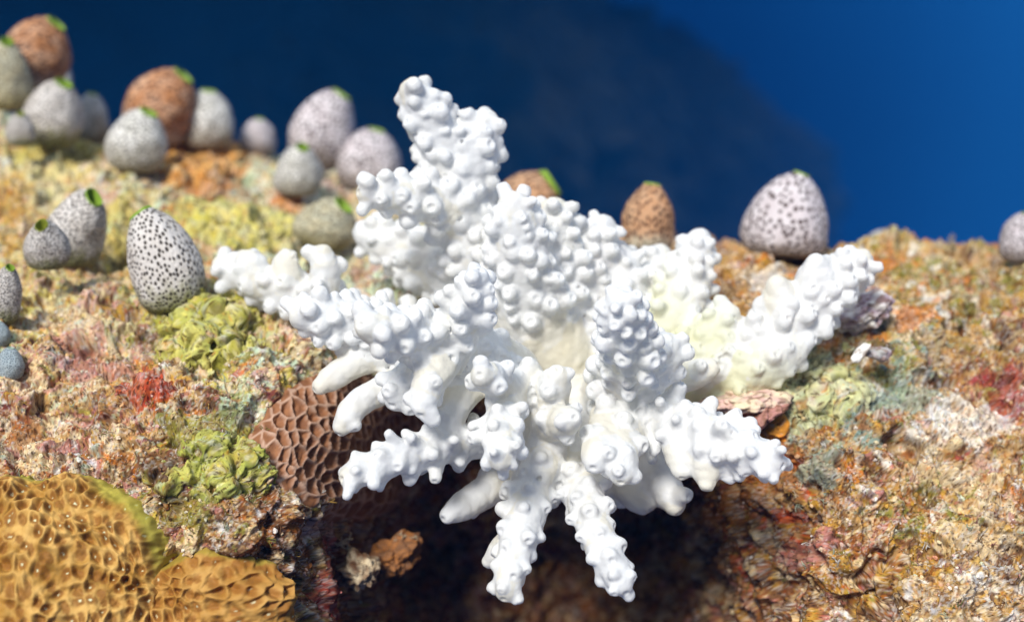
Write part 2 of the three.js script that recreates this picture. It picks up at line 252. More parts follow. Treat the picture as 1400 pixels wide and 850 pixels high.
// sample positions across and along
function steps(list) { const s = []; for (let i = 0; i < list.length - 1; i++) { const [a, n] = list[i], b = list[i + 1][0]; for (let k = 0; k < n; k++) s.push(a + (b - a) * k / n); } s.push(list[list.length - 1][0]); return s; }
const us = steps([[-1500, 30], [-500, 60], [-60, 1010], [1460, 60], [2000, 30], [3000, 0]]);
const vs = steps([[0, 16], [1, 26], [1.9, 320], [6, 90], [7, 85], [8, 85], [9, 40], [10, 30], [12, 0]]);
const cols = us.map(column);
function rockPoint(px, r) { const pts = column(px); return along(pts, r); }
const ZB = new Float32Array(Math.ceil(PW / 3 + 40) * Math.ceil(PH / 3 + 40)).fill(9), ZW = Math.ceil(PW / 3 + 40);
const ROCK = {};
{
  const nu = us.length, nv = vs.length, n = nu * nv, base = new Float32Array(n * 3), pos = new Float32Array(n * 3), col = new Float32Array(n * 3), uv = new Float32Array(n * 2);
  const v = new THREE.Vector3(), out = [0, 0, 0];
  for (let i = 0; i < nu; i++) for (let j = 0; j < nv; j++) along(cols[i], vs[j]).toArray(base, (j * nu + i) * 3);
  const nor = new Float32Array(n * 3), bpx = new Float32Array(n), bpy = new Float32Array(n);
  const normals = (p) => {
    for (let j = 0; j < nv; j++) for (let i = 0; i < nu; i++) {
      const o = j * nu + i, A = (j * nu + Math.min(nu - 1, i + 1)) * 3, B = (j * nu + Math.max(0, i - 1)) * 3, D = (Math.min(nv - 1, j + 1) * nu + i) * 3, E = (Math.max(0, j - 1) * nu + i) * 3;
      const ax = p[A] - p[B], ay = p[A + 1] - p[B + 1], az = p[A + 2] - p[B + 2], bx = p[D] - p[E], by = p[D + 1] - p[E + 1], bz = p[D + 2] - p[E + 2];
      const x = ay * bz - az * by, y = az * bx - ax * bz, z = ax * by - ay * bx, l = Math.hypot(x, y, z) || 1; nor[o * 3] = x / l; nor[o * 3 + 1] = y / l; nor[o * 3 + 2] = z / l;
    }
  };
  const blurred = (src, m) => {                                // normals averaged over neighbours, so that a round does not fold the last one
    const t = new Float32Array(n * 3), d = new Float32Array(n * 3);
    for (let j = 0; j < nv; j++) for (let i = 0; i < nu; i++) for (let c = 0; c < 3; c++) { let q = 0; for (let e = -m; e <= m; e++) q += src[(j * nu + Math.min(nu - 1, Math.max(0, i + e))) * 3 + c]; t[(j * nu + i) * 3 + c] = q; }
    for (let j = 0; j < nv; j++) for (let i = 0; i < nu; i++) for (let c = 0; c < 3; c++) { let q = 0; for (let e = -m; e <= m; e++) q += t[(Math.min(nv - 1, Math.max(0, j + e)) * nu + i) * 3 + c]; d[(j * nu + i) * 3 + c] = q; }
    for (let o = 0; o < n; o++) { const l = Math.hypot(d[o * 3], d[o * 3 + 1], d[o * 3 + 2]) || 1; d[o * 3] /= l; d[o * 3 + 1] /= l; d[o * 3 + 2] /= l; }
    return d;
  };
  normals(base);
  for (let o = 0; o < n; o++) {
    v.fromArray(base, o * 3); const [px, py] = project(v); bpx[o] = px; bpy[o] = py; const h = lumps(v) + setHeight(px, py);
    for (let c = 0; c < 3; c++) pos[o * 3 + c] = base[o * 3 + c] + nor[o * 3 + c] * h;
  }
  const soft = pos.slice(), calm = new Float32Array(n);
  for (let o = 0; o < n; o++) { let m = 0; for (const [a, b, rx, ry] of CALM) m = Math.max(m, smooth(1.25, 0.85, ((bpx[o] - a) / rx) ** 2 + ((bpy[o] - b) / ry) ** 2)); calm[o] = 1 - m; }
  ROCK.soft = soft; const baseN = nor.slice();
  ROUNDS.forEach((f, k) => {
    normals(pos); const d = k ? blurred(nor, k === 1 ? 7 : 3) : nor;
    if (k) for (let o = 0; o < n; o++) { const e = o * 3, x = d[e] * .6 + baseN[e] * .4, y = d[e + 1] * .6 + baseN[e + 1] * .4, z = d[e + 2] * .6 + baseN[e + 2] * .4, l = Math.hypot(x, y, z) || 1; d[e] = x / l; d[e + 1] = y / l; d[e + 2] = z / l; }
    for (let o = 0; o < n; o++) { const e = o * 3, h = calm[o] > 0 ? SLOPE[k] * calm[o] * f(pos[e], pos[e + 1], pos[e + 2]) : 0; pos[e] += d[e] * h; pos[e + 1] += d[e + 1] * h; pos[e + 2] += d[e + 2] * h; }
  });
  for (let j = 0; j < nv; j++) for (let i = 0; i < nu; i++) {
    const o = j * nu + i, q = v.fromArray(pos, o * 3);
    rockColour(q, bpx[o], bpy[o], out); col[o * 3] = out[0]; col[o * 3 + 1] = out[1]; col[o * 3 + 2] = out[2];
    uv[o * 2] = us[i] * 0.00019 / 0.06; uv[o * 2 + 1] = (vs[j] < 6 ? vs[j] : vs[j] < 9 ? 6 + (vs[j] - 6) * 1.7 : 11.1 + (vs[j] - 9) * 4) * 0.022 / 0.06;
    const [sx, sy, sd] = project(q), bx = Math.floor(sx / 3) + 20, by = Math.floor(sy / 3) + 20;
    if (bx >= 0 && by >= 0 && bx < ZW && by * ZW + bx < ZB.length && sd < ZB[by * ZW + bx]) ZB[by * ZW + bx] = sd;
  }
  const idx = new Uint32Array((nu - 1) * (nv - 1) * 6); let k = 0;
  for (let j = 0; j < nv - 1; j++) for (let i = 0; i < nu - 1; i++) { const o = j * nu + i; idx[k++] = o; idx[k++] = o + 1; idx[k++] = o + nu + 1; idx[k++] = o; idx[k++] = o + nu + 1; idx[k++] = o + nu; }
  const g = geo(pos, idx, col, null, uv);
  Object.assign(ROCK, { nu, nv, pos, nor: g.attributes.normal.array, col, bpy });
  const m = new THREE.MeshPhysicalMaterial({ name: 'encrusted_rock', vertexColors: true, roughness: 0.75, specularIntensity: 0.45, map: speckMap, bumpMap: speckBump, bumpScale: 0.0004 });
  const r = mesh('reef_rock', g, m); tag(r, 'rough encrusted reef rock in many colours under the white coral', 'rock', null, 'structure');
}
console.log('rock');
function rockDepth(px, py, rad = 4) { let best = 9; for (let y = -rad; y <= rad; y++) for (let x = -rad; x <= rad; x++) { const i = (Math.floor(py / 3) + 20 + y) * ZW + Math.floor(px / 3) + 20 + x; if (ZB[i] < best) best = ZB[i]; } return best > 8 ? 0.45 : best; }

// ------------------------------------------------------------------ the reef wall far behind, plus an added out-of-view roof shading it
{
  const g0 = new THREE.IcosahedronGeometry(1, 60), p = g0.attributes.position, v = new THREE.Vector3();
const parts = [[-3.2, 0.3, -5.6, 3.0, 2.2, 1.4], [-2.0, -0.1, -9, 2.5, 2.2, 1.6], [-1.6, -0.6, -13, 3.2, 2.8, 2], [-1.0, -0.9, -17, 3.85, 3.0, 2], [0, -1.6, -22, 4.5, 3.6, 2.5], [1, -2.4, -28, 5.7, 4.4, 3], [-3.0, 2.4, -4.2, 4.3, 0.5, 3.6], [-3.2, 2.8, -8.5, 4.4, 0.7, 4.7], [-3.0, 4.9, -15.5, 7, 1.1, 8], [-2, 6.5, -24, 10, 1.2, 9]].map(([x, y, z, a, b, c], k) => {  // wide flat masses at the end: unseen overhang added to block the sun
    const g = g0.clone(), q = g.attributes.position;
    for (let i = 0; i < q.count; i++) {
      v.fromBufferAttribute(q, i).normalize(); const h = 1 + 0.34 * fbm(v.x * 2.2 + k * 9, v.y * 2.2, v.z * 2.2, 4) + 0.08 * Math.abs(noise(v.x * 11, v.y * 11, v.z * 11));
      q.setXYZ(i, x + v.x * a * h, y + v.y * b * h, z + v.z * c * h);
    }
    g.computeVertexNormals(); return g;
  });
  const far = mesh('distant_reef_and_shade_roof', mergeGeometries(parts), new THREE.MeshPhysicalMaterial({ name: 'far_reef_and_roof', color: new THREE.Color().setRGB(0.20, 0.19, 0.16), roughness: 1, specularIntensity: 0 }));
  tag(far, 'dark blue blurred reef slope looming far behind in open water, with an added unseen overhang shading it', 'reef', null, 'structure');
}

// ------------------------------------------------------------------ crusts: organisms that spread over the rock
function crust(name, m, px, py, rx, ry, opt) {
  const { thick = 0.004, rag = 0.35, seed: sd = 1, relief, colour, power = 0.5, parent = scene, outline, even = 4 } = opt, { nu, nv, bpy } = ROCK, RP3 = opt.soft ? ROCK.soft : ROCK.pos;
  const i0 = us.findIndex((u) => u > px - 1.3 * rx), i1 = us.findIndex((u) => u > px + 1.3 * rx); let j0 = nv, j1 = 0;
  for (let j = 0; j < nv; j++) if (vs[j] < 9.2) for (const i of [i0, (i0 + i1) >> 1, i1]) { const y = bpy[j * nu + i]; if (y < py + 1.3 * ry && y > py - 1.3 * ry) { j0 = Math.min(j0, j); j1 = Math.max(j1, j); } }
  const w = i1 - i0 + 1, h = j1 - j0 + 1, P = new Float32Array(w * h * 3), T = new Float32Array(w * h * 3), at = (i, j) => (Math.min(nv - 1, Math.max(0, j)) * nu + Math.min(nu - 1, Math.max(0, i))) * 3;
  // the rock under the crust, evened out
  const tmp = new Float32Array(w * (h + 2 * even) * 3);
  for (let j = -even; j < h + even; j++) for (let i = 0; i < w; i++) for (let c = 0; c < 3; c++) { let q = 0; for (let e = -even; e <= even; e++) q += RP3[at(i0 + i + e, j0 + j) + c]; tmp[((j + even) * w + i) * 3 + c] = q / (2 * even + 1); }
  for (let j = 0; j < h; j++) for (let i = 0; i < w; i++) for (let c = 0; c < 3; c++) { let q = 0; for (let e = 0; e <= 2 * even; e++) q += tmp[((j + e) * w + i) * 3 + c]; P[(j * w + i) * 3 + c] = q / (2 * even + 1); }
  const arc = [0], mid = w >> 1, step = new THREE.Vector3(), prev = new THREE.Vector3(), s2 = new THREE.Vector3(); let perPx = 0;
  for (let j = 1; j < h; j++) arc.push(arc[j - 1] + step.fromArray(ROCK.soft, at(i0 + mid, j0 + j)).distanceTo(prev.fromArray(ROCK.soft, at(i0 + mid, j0 + j - 1))));
  perPx = step.fromArray(ROCK.soft, at(i1, j0 + (h >> 1))).distanceTo(prev.fromArray(ROCK.soft, at(i0, j0 + (h >> 1)))) / (us[i1] - us[i0]);
  const pos = [], col = [], uv = [], idx = [], map = new Int32Array(w * h).fill(-1), out = [0, 0, 0], c0 = new THREE.Vector3(), A = new THREE.Vector3(), B = new THREE.Vector3(), S = opt.soft ? 50 : 6;
  for (let j = 0; j < h; j++) for (let i = 0; i < w; i++) {
    const o = (j * w + i) * 3, x = us[i0 + i], y = bpy[(j0 + j) * nu + i0 + i], a = (x - px) / rx, b = (y - py) / ry; c0.fromArray(P, o);
    let d = outline ? outline(a, b) : a * a + b * b;
    d += rag * (1.5 * fbm(c0.x * 105 + sd, c0.y * 105, c0.z * 105, 4) + 0.25 * noise(c0.x * 700, c0.y * 700, c0.z * 700));
    const k = 1 - d; if (k < -0.3) continue;
    A.fromArray(P, (j * w + Math.min(w - 1, i + S)) * 3).sub(B.fromArray(P, (j * w + Math.max(0, i - S)) * 3)); B.fromArray(P, (Math.min(h - 1, j + S) * w + i) * 3).sub(c0.fromArray(P, (Math.max(0, j - S) * w + i) * 3)); c0.fromArray(P, o);
    const nn = A.cross(B).normalize(), t = k > 0 ? Math.pow(k, power) : 0; s2.set((x - px) * perPx, arc[j], sd * 0.0371); const rel = relief(s2, t, a, b);
    const hh = 0.0004 + (k > 0 ? thick * t + rel * smooth(0, 0.3, k) : k * 0.02), q = c0.clone().addScaledVector(nn, hh);
    colour(s2, t, out, ROCK.col.subarray(((j0 + j) * nu + i0 + i) * 3, ((j0 + j) * nu + i0 + i) * 3 + 3)); map[j * w + i] = pos.length / 3; pos.push(q.x, q.y, q.z); col.push(out[0], out[1], out[2]); uv.push(s2.x / 0.05, s2.y / 0.05);
  }
  for (let j = 0; j < h - 1; j++) for (let i = 0; i < w - 1; i++) { const a = map[j * w + i], b = map[j * w + i + 1], c = map[(j + 1) * w + i + 1], d = map[(j + 1) * w + i]; if (a >= 0 && b >= 0 && c >= 0 && d >= 0) idx.push(a, b, c, a, c, d); }
  return mesh(name, geo(pos, idx, col, null, uv), m, parent);
}
const crustMat = new THREE.MeshPhysicalMaterial({ name: 'soft_crust', vertexColors: true, roughness: 0.7, specularIntensity: 0.4, bumpMap: grain, bumpScale: 0.0001 });
const spongeMat = new THREE.MeshPhysicalMaterial({ name: 'sponge', vertexColors: true, roughness: 0.75, specularIntensity: 0.35, map: speckMap, bumpMap: speckBump, bumpScale: 0.0003 });
const mixTo = (out, a, b, t) => { for (let c = 0; c < 3; c++) out[c] = lerp(a[c], b[c], t); };

// golden brown bumpy corals
function cells(x, y, sd) {                                      // nearest and second nearest of jittered points in a plane
  const ix = Math.floor(x), iy = Math.floor(y); let f1 = 9, f2 = 9, id = 0;
  for (let a = -2; a <= 2; a++) for (let b = -2; b <= 2; b++) { const h = hash(ix + a, iy + b, sd), dx = ix + a + 0.12 + 0.76 * (h & 1023) / 1024 - x, dy = iy + b + 0.12 + 0.76 * ((h >>> 10) & 1023) / 1024 - y, d = dx * dx + dy * dy; if (d < f1) { f2 = f1; f1 = d; id = h; } else if (d < f2) f2 = d; }
  W.f1 = Math.sqrt(f1); W.f2 = Math.sqrt(f2); W.h = ((id >>> 20) & 1023) / 1023; return W;
}
function blobs(x, y, z) {                                       // smooth rounded mounds, no creases
  const ix = Math.floor(x), iy = Math.floor(y), sd = Math.floor(z); let s = 0;
  for (let a = -1; a <= 1; a++) for (let b = -1; b <= 1; b++) { const h = hash(ix + a, iy + b, sd), r = 0.6 + 0.4 * ((h >>> 20) & 1023) / 1023, dx = ix + a + 0.15 + 0.7 * (h & 1023) / 1024 - x, dy = iy + b + 0.15 + 0.7 * ((h >>> 10) & 1023) / 1024 - y; s += r * Math.exp(-(dx * dx + dy * dy) * 6.5); }
  return s;
}
function goldenCell(p) {
  const x = p.x + 0.0009 * noise(p.x * 320, p.y * 320, p.z * 100), y = p.y + 0.0009 * noise(p.x * 320 + 7, p.y * 240, p.z * 100);
  return cells(x * 345, y * 315, Math.floor(p.z * 100));
}
function goldenRelief(p) {                                     // rounded ridges that meander between the polyps
  const w = goldenCell(p), e = w.f2 - w.f1, b = clamp(0.75 + 1.3 * noise(p.x * 150 + 3, p.y * 150, p.z * 100), 0.1, 1.3);
  return 0.0010 * blobs(p.x * 330, p.y * 300, 3) + 0.0017 * b * smooth(0.75, 0, e) + 0.0012 * noise(p.x * 120, p.y * 120, p.z * 100) + 0.0003 * noise(p.x * 700, p.y * 700, p.z * 100) + 0.00015 * noise(p.x * 1500, p.y * 1500, p.z * 100);
}
function goldenColour(p, t, out, edge) {                       // amber tissue; each polyp a brown star with a pale mouth
  const n = noise(p.x * 120, p.y * 120, p.z * 100), k = fbm(p.x * 420, p.y * 420, p.z * 100, 2), w = goldenCell(p), r = w.f1 * 0.95 + 0.10 * noise(p.x * 1700, p.y * 1700, 2), pale = w.h < 0.5;
  mixTo(out, [.33, .165, .028], [.53, .315, .09], clamp(0.5 + 1.0 * n + 0.9 * k));
  mixTo(out, out.slice(), [.19, .07, .010], 0.75 * smooth(0.46, 0.26, r)); if (pale) mixTo(out, out.slice(), [.60, .62, .40], smooth(0.085, 0.04, r));
  const g = smooth(edge, edge * 0.5, t + 0.22 * n); mixTo(out, out.slice(), [.34, .33, .05], g * 0.7);
}
tag(crust('golden_coral', crustMat, 62, 775, 160, 138, { thick: 0.007, rag: 0.16, seed: 4, even: 12, soft: true, relief: goldenRelief, colour: (p, t, o) => goldenColour(p, t, o, 0.55), outline: (a, b) => Math.pow(Math.abs(a), 2.4) + Math.pow(Math.max(0, -b), 2.2) * 1.1 + Math.max(0, b) ** 4 * 0.3 }),
  'large golden brown bumpy coral mound with a greenish upper margin', 'coral', 'golden brown encrusting corals');
tag(crust('golden_coral', crustMat, 292, 832, 108, 78, { thick: 0.005, rag: 0.3, seed: 14, even: 12, soft: true, relief: goldenRelief, colour: (p, t, o) => { goldenColour(p, t, o, 0.35); mixTo(o, o.slice(), [.30, .12, .02], 0.35); }, outline: (a, b) => Math.abs(a) ** 2.2 + Math.max(0, -b) ** 2 + Math.max(0, b) ** 4 * 0.3 }),
  'smaller darker golden coral patch below the olive tufts, beside the black hollow', 'coral', 'golden brown encrusting corals');
// brown honeycomb coral on the wall of the hollow
{
  const cell = (p) => { const x = p.x + 0.0008 * noise(p.x * 300, p.y * 300, p.z * 300); return cells(x * 235, p.y * 235, 9); };
  tag(crust('honeycomb_coral', crustMat, 468, 612, 118, 100, { thick: 0.003, rag: 0.14, seed: 24, even: 12, soft: true, power: 0.6,
    relief: (p) => { const w = cell(p), e = w.f2 - w.f1; return 0.0010 * smooth(0.46, 0.02, e) - 0.0008 * smooth(0.35, 0.05, w.f1) + 0.0002 * noise(p.x * 1200, p.y * 1200, p.z * 1200); },
    colour: (p, t, o) => { const w = cell(p), e = w.f2 - w.f1, n = noise(p.x * 500, p.y * 500, p.z * 500); mixTo(o, [.17, .068, .03], [.27, .115, .05], clamp(0.5 + n)); mixTo(o, o.slice(), [.44, .28, .20], smooth(0.26, 0.02, e + 0.08 * n)); } }),
    'rust brown honeycomb coral with pale cell walls lining the dark hollow', 'coral');
}
// sponges and soft crusts
function spongeRelief(a) { return (p) => { const w = cells(p.x * 230, p.y * 230, a); const pit = w.h < 0.6 ? smooth(0.34, 0.16, w.f1) : 0; const f = 0.0009 * noise(p.x * 200, p.y * 200 + a, p.z * 200) + 0.0007 * noise(p.x * 480, p.y * 480, p.z * 480) + 0.0006 * noise(p.x * 1000, p.y * 1000, p.z * 1000) + 0.0005 * blobs(p.x * 380, p.y * 380, a); return f - 0.0022 * pit; }; }
function flatColour(c1, c2, f = 240) { return (p, t, o, rc) => { mixTo(o, c1, c2, clamp(0.5 + 1.6 * fbm(p.x * f, p.y * f, p.z * f, 3))); for (let c = 0; c < 3; c++) o[c] *= 1.3; const s = smooth(0.0, 0.22, fbm(p.x * 330, p.y * 330 + 7, p.z * 330, 4)), q = smooth(0.25, 0.4, noise(p.x * 1200, p.y * 1200, p.z * 1200)); mixTo(o, o.slice(), rc, s * 0.75); mixTo(o, o.slice(), [.7, .66, .55], q * 0.4); }; }
const SPONGES = [
  ['sponge', 280, 462, 72, 46, .011, [.36, .34, .05], [.52, .48, .14], 3, 'yellow green sponge with dark pores beside the lowest left coral branch', 'sponge'],
  ['sponge', 318, 308, 84, 34, .004, [.52, .45, .08], [.58, .54, .22], 8, 'flat bright yellow sponge behind the large spotted ascidian', 'sponge'],
  ['sponge', 268, 222, 60, 34, .005, [.60, .24, .03], [.62, .36, .12], 16, 'orange crust sponge at the foot of the brown ascidian on the slope', 'sponge'],
  ['sponge', 1120, 525, 78, 58, .010, [.44, .45, .20], [.58, .57, .36], 20, 'pale yellow green fuzzy sponge under the outstretched right coral branch', 'sponge'],
  ['sponge', 1048, 568, 34, 42, .006, [.58, .20, .02], [.62, .27, .04], 30, 'orange sponge tucked under the brown flaky plate', 'sponge'],
  ['algae_crust', 300, 655, 60, 40, .004, [.30, .32, .06], [.44, .42, .10], 40, 'olive green algae crust between the golden corals and the hollow', 'algae'],
];
for (const [name, px, py, rx, ry, th, c1, c2, sd, label, cat] of SPONGES) tag(crust(name, spongeMat, px, py, rx, ry, { thick: th * 0.32, rag: 1.0, even: 0, seed: sd, relief: spongeRelief(sd), colour: flatColour(c1, c2) }), label, cat, cat === 'sponge' ? 'sponges on the rock' : 'algae crusts on the rock');
console.log('crusts');

// ------------------------------------------------------------------ the bleached coral: one continuous body meshed from a distance field
const BR = []; // branches: pts [px,py,dist,radius px], corallite settings
const B = (pts, o = {}) => BR.push({ pts: pts.map(([x, y, d, r]) => ({ p: U(x, y, d), r: r * d / FPX * (o.thin ?? 0.82) })), n: 1, len: 1, rad: 1, from: 0.15, k: 0.0035, ...o });
B([[770, 560, .385, 80], [750, 480, .375, 84], [740, 420, .375, 60]], { n: 0.35, len: 0.8, base: true });
B([[730, 450, .375, 62], [655, 340, .37, 50], [625, 250, .365, 40], [597, 180, .36, 31], [563, 122, .355, 21]], { n: .85, len: 1.0, rad: 1.1 });
B([[625, 270, .365, 38], [650, 205, .362, 33], [664, 165, .36, 21]], { n: .8, len: .8, rad: 1.1 });
B([[625, 290, .363, 34], [560, 270, .352, 26], [500, 264, .345, 18]], { n: .9, len: .85, rad: 1.1 });
B([[670, 420, .385, 44], [580, 355, .386, 38], [500, 318, .386, 24]], { n: .8, rad: 1.1 });
B([[640, 480, .375, 36], [480, 432, .366, 30], [380, 395, .364, 24], [300, 362, .366, 15]], { n: 0.8, len: 1.1, rad: 1.08 });
B([[440, 405, .362, 20], [444, 370, .360, 18], [441, 345, .359, 15]], { n: 0.25 });
B([[390, 395, .362, 16], [392, 350, .361, 14]], { n: 0 });
B([[345, 390, .362, 14], [338, 350, .362, 13]], { n: 0 });
B([[650, 500, .36, 44], [510, 448, .338, 34], [412, 432, .326, 22]], { n: .9, rad: 1.08 });
B([[700, 510, .352, 48], [600, 466, .322, 36], [502, 446, .298, 23]], { n: .85, len: .9, rad: 1.08 });
B([[610, 475, .325, 34], [637, 420, .314, 28], [654, 378, .308, 16]], { n: 1.1, len: .8 });
B([[530, 485, .338, 18], [480, 500, .332, 16], [437, 528, .328, 15]], { n: 0 });
B([[590, 510, .340, 26], [520, 535, .330, 18], [485, 555, .324, 15], [466, 586, .322, 13]], { n: 0.2, len: .6 });
B([[620, 490, .335, 40], [560, 520, .322, 26], [540, 548, .316, 15]], { n: 0.7, len: .8 });
B([[610, 490, .320, 30], [582, 530, .310, 20], [576, 562, .306, 12]], { n: 0.4, len: .7 });
B([[650, 510, .335, 30], [618, 560, .325, 20], [602, 592, .322, 17]], { n: 0 });
B([[720, 590, .352, 28], [640, 605, .328, 23], [555, 622, .312, 21], [475, 652, .303, 15]], { n: .95, len: 1.45, from: 0.25, rad: 1.0, spike: .66, thin: .8 });
B([[760, 610, .36, 32], [690, 655, .342, 24], [612, 705, .328, 15]], { n: 0.12, len: .5 });
B([[775, 590, .36, 44], [735, 650, .333, 36], [712, 730, .312, 24], [690, 812, .302, 14]], { n: 0.8, len: .85, from: 0.3, rad: .92, lean: 1.5 });
B([[715, 720, .318, 16], [668, 768, .322, 13]], { n: 0 });
B([[785, 590, .36, 42], [795, 660, .328, 28], [818, 735, .310, 22], [852, 803, .302, 14]], { n: 0.85, len: .8, from: 0.3, rad: .92, lean: 1.5 });
B([[705, 520, .342, 34], [688, 575, .313, 25], [684, 632, .297, 15]], { n: .95, len: 1.35, rad: .9, from: 0.4, spike: .75, thin: .78 });
B([[745, 590, .345, 24], [732, 540, .332, 18], [722, 496, .326, 13]], { n: 0.15 });
B([[745, 600, .345, 26], [752, 550, .328, 24], [762, 512, .320, 17]], { n: 0.25, len: .6 });
B([[735, 590, .34, 26], [760, 580, .322, 21], [782, 572, .312, 17]], { n: 0.3, len: .6 });
B([[715, 540, .335, 26], [680, 520, .315, 19], [658, 513, .303, 17]], { n: 0.3, len: .6 });
B([[760, 590, .345, 36], [745, 620, .33, 26], [738, 648, .322, 15]], { n: 0.4, len: .7 });
B([[735, 450, .37, 64], [712, 350, .355, 48], [702, 280, .346, 24]], { n: 1.15, len: .95 });
B([[755, 440, .375, 58], [760, 350, .366, 42], [757, 285, .362, 21]], { n: 1.1 });
B([[770, 440, .378, 52], [800, 370, .372, 38], [826, 308, .37, 20]], { n: 1.1 });
B([[800, 500, .378, 58], [846, 430, .374, 46], [846, 348, .376, 24]], { n: 1.0 });
B([[830, 500, .378, 50], [892, 420, .380, 38], [902, 348, .384, 20]], { n: 1.0 });
B([[840, 510, .372, 54], [922, 430, .370, 42], [957, 328, .374, 22]], { n: 1.1, yellow: true });
B([[900, 530, .366, 44], [960, 475, .358, 30], [997, 428, .356, 19]], { n: 0.8, len: .7, yellow: true });
B([[880, 540, .366, 52], [985, 502, .358, 44], [1070, 450, .356, 38], [1130, 400, .356, 30], [1180, 354, .356, 18]], { n: 1.3, yellow: true });
B([[940, 530, .360, 44], [1030, 505, .352, 34], [1085, 480, .350, 22]], { n: 0.7, len: .6, yellow: true });
B([[1075, 450, .356, 24], [1063, 390, .352, 19]], { n: 0 });
B([[1115, 410, .355, 26], [1116, 360, .352, 18]], { n: 0 });
B([[820, 560, .36, 52], [862, 500, .325, 38], [856, 450, .308, 28], [846, 412, .300, 17]], { n: 1.15, len: .95 });
B([[850, 530, .335, 36], [905, 492, .325, 26], [912, 470, .322, 16]], { n: 0.8, len: .8 });
B([[880, 540, .345, 28], [940, 515, .34, 18], [972, 503, .338, 17]], { n: 0.2 });
B([[830, 570, .355, 44], [930, 582, .325, 34], [1000, 610, .31, 25], [1062, 634, .302, 13]], { n: 1.0, len: 1.4, from: .2, spike: .72, thin: .8, rad: 1.0 });
B([[930, 590, .322, 26], [932, 645, .314, 15]], { n: 0 });
B([[965, 600, .315, 20], [966, 664, .310, 13]], { n: 0 });
B([[845, 560, .34, 34], [825, 600, .322, 24], [813, 634, .312, 17]], { n: 0.3, len: .6 });
B([[860, 570, .335, 32], [850, 620, .318, 22], [850, 652, .312, 14]], { n: 0.6, len: .7 });
B([[850, 600, .355, 38], [900, 650, .342, 23], [924, 692, .336, 17]], { n: 0.1 });
B([[830, 610, .36, 40], [858, 660, .346, 24], [880, 690, .341, 17]], { n: 0.1 });
B([[780, 560, .355, 60], [800, 620, .350, 40], [815, 668, .348, 22]], { n: 0.3, len: .5 });

const prims = []; // { a, b, ra, rb, k, branch, corallite }
const cor = [];
BR.forEach((br, bi) => {
  const P = br.pts, seg = [];
  let total = 0; for (let i = 0; i < P.length - 1; i++) { const l = P[i].p.distanceTo(P[i + 1].p); seg.push(l); total += l; }
  const curve = new THREE.CatmullRomCurve3(P.map((q) => q.p), false, 'centripetal');
  const radAt = (t) => { const s = t * (P.length - 1), i = Math.min(P.length - 2, Math.floor(s)), f = s - i; return lerp(P[i].r, P[i + 1].r, f); };
  const n = Math.max(3, Math.ceil(total / 0.005));
  br.curve = curve; br.radAt = radAt; br.total = total;
  for (let i = 0; i < n; i++) { const t0 = i / n, t1 = (i + 1) / n; prims.push({ a: curve.getPoint(t0), b: curve.getPoint(t1), ra: radAt(t0), rb: radAt(t1) * (i === n - 1 ? 0.92 : 1), k: br.k, branch: bi, c: -1 }); }
  // corallites spiral up the branch, leaning towards its tip
  if (br.n > 0) {
    const tip = radAt(1), along0 = br.from; let ang = rr(0, 6.28), s = along0 * total;
    while (s < total * 0.985) {
      const t = s / total, r = radAt(t), pt = curve.getPoint(t), tg = curve.getTangent(t);
      const u = new THREE.Vector3(0.3, 1, 0.2).cross(tg).normalize(), w = tg.clone().cross(u);
      ang += 2.39996 + rr(-0.25, 0.25);
      const out = u.multiplyScalar(Math.cos(ang)).addScaledVector(w, Math.sin(ang));
      const lean = lerp(0.85, 1.5, t * t) * (br.lean ?? 1) + rr(-0.15, 0.25);
      const dir = out.clone().addScaledVector(tg, lean).normalize();
      const cr = rr(0.0016, 0.0026) * br.rad * lerp(1.15, 0.86, t), L = (rr(0.0018, 0.0056)) * br.len * lerp(1, 0.75, t);
      const root = pt.clone().addScaledVector(out, Math.max(0, r * 0.72 - cr)), end = pt.clone().addScaledVector(out, r * 0.9).addScaledVector(dir, L);
      const id = cor.length; cor.push({ end, dir, r: cr * (br.spike ?? 0.94), branch: bi, L, plain: !!br.spike });
      prims.push({ a: root, b: end, ra: cr * 1.18, rb: cr * (br.spike ?? 0.94), k: br.spike ? 0.0018 : 0.0010, branch: bi, c: id });
      s += rr(0.0006, 0.00095) / br.n * (0.0052 / Math.max(0.0026, r));
    }
    cor.push({ end: curve.getPoint(1), dir: curve.getTangent(1), r: tip * 0.9, branch: bi, L: 0, tip: true });
  } else cor.push({ end: curve.getPoint(1), dir: curve.getTangent(1), r: radAt(1), branch: bi, L: 0, tip: true });
});
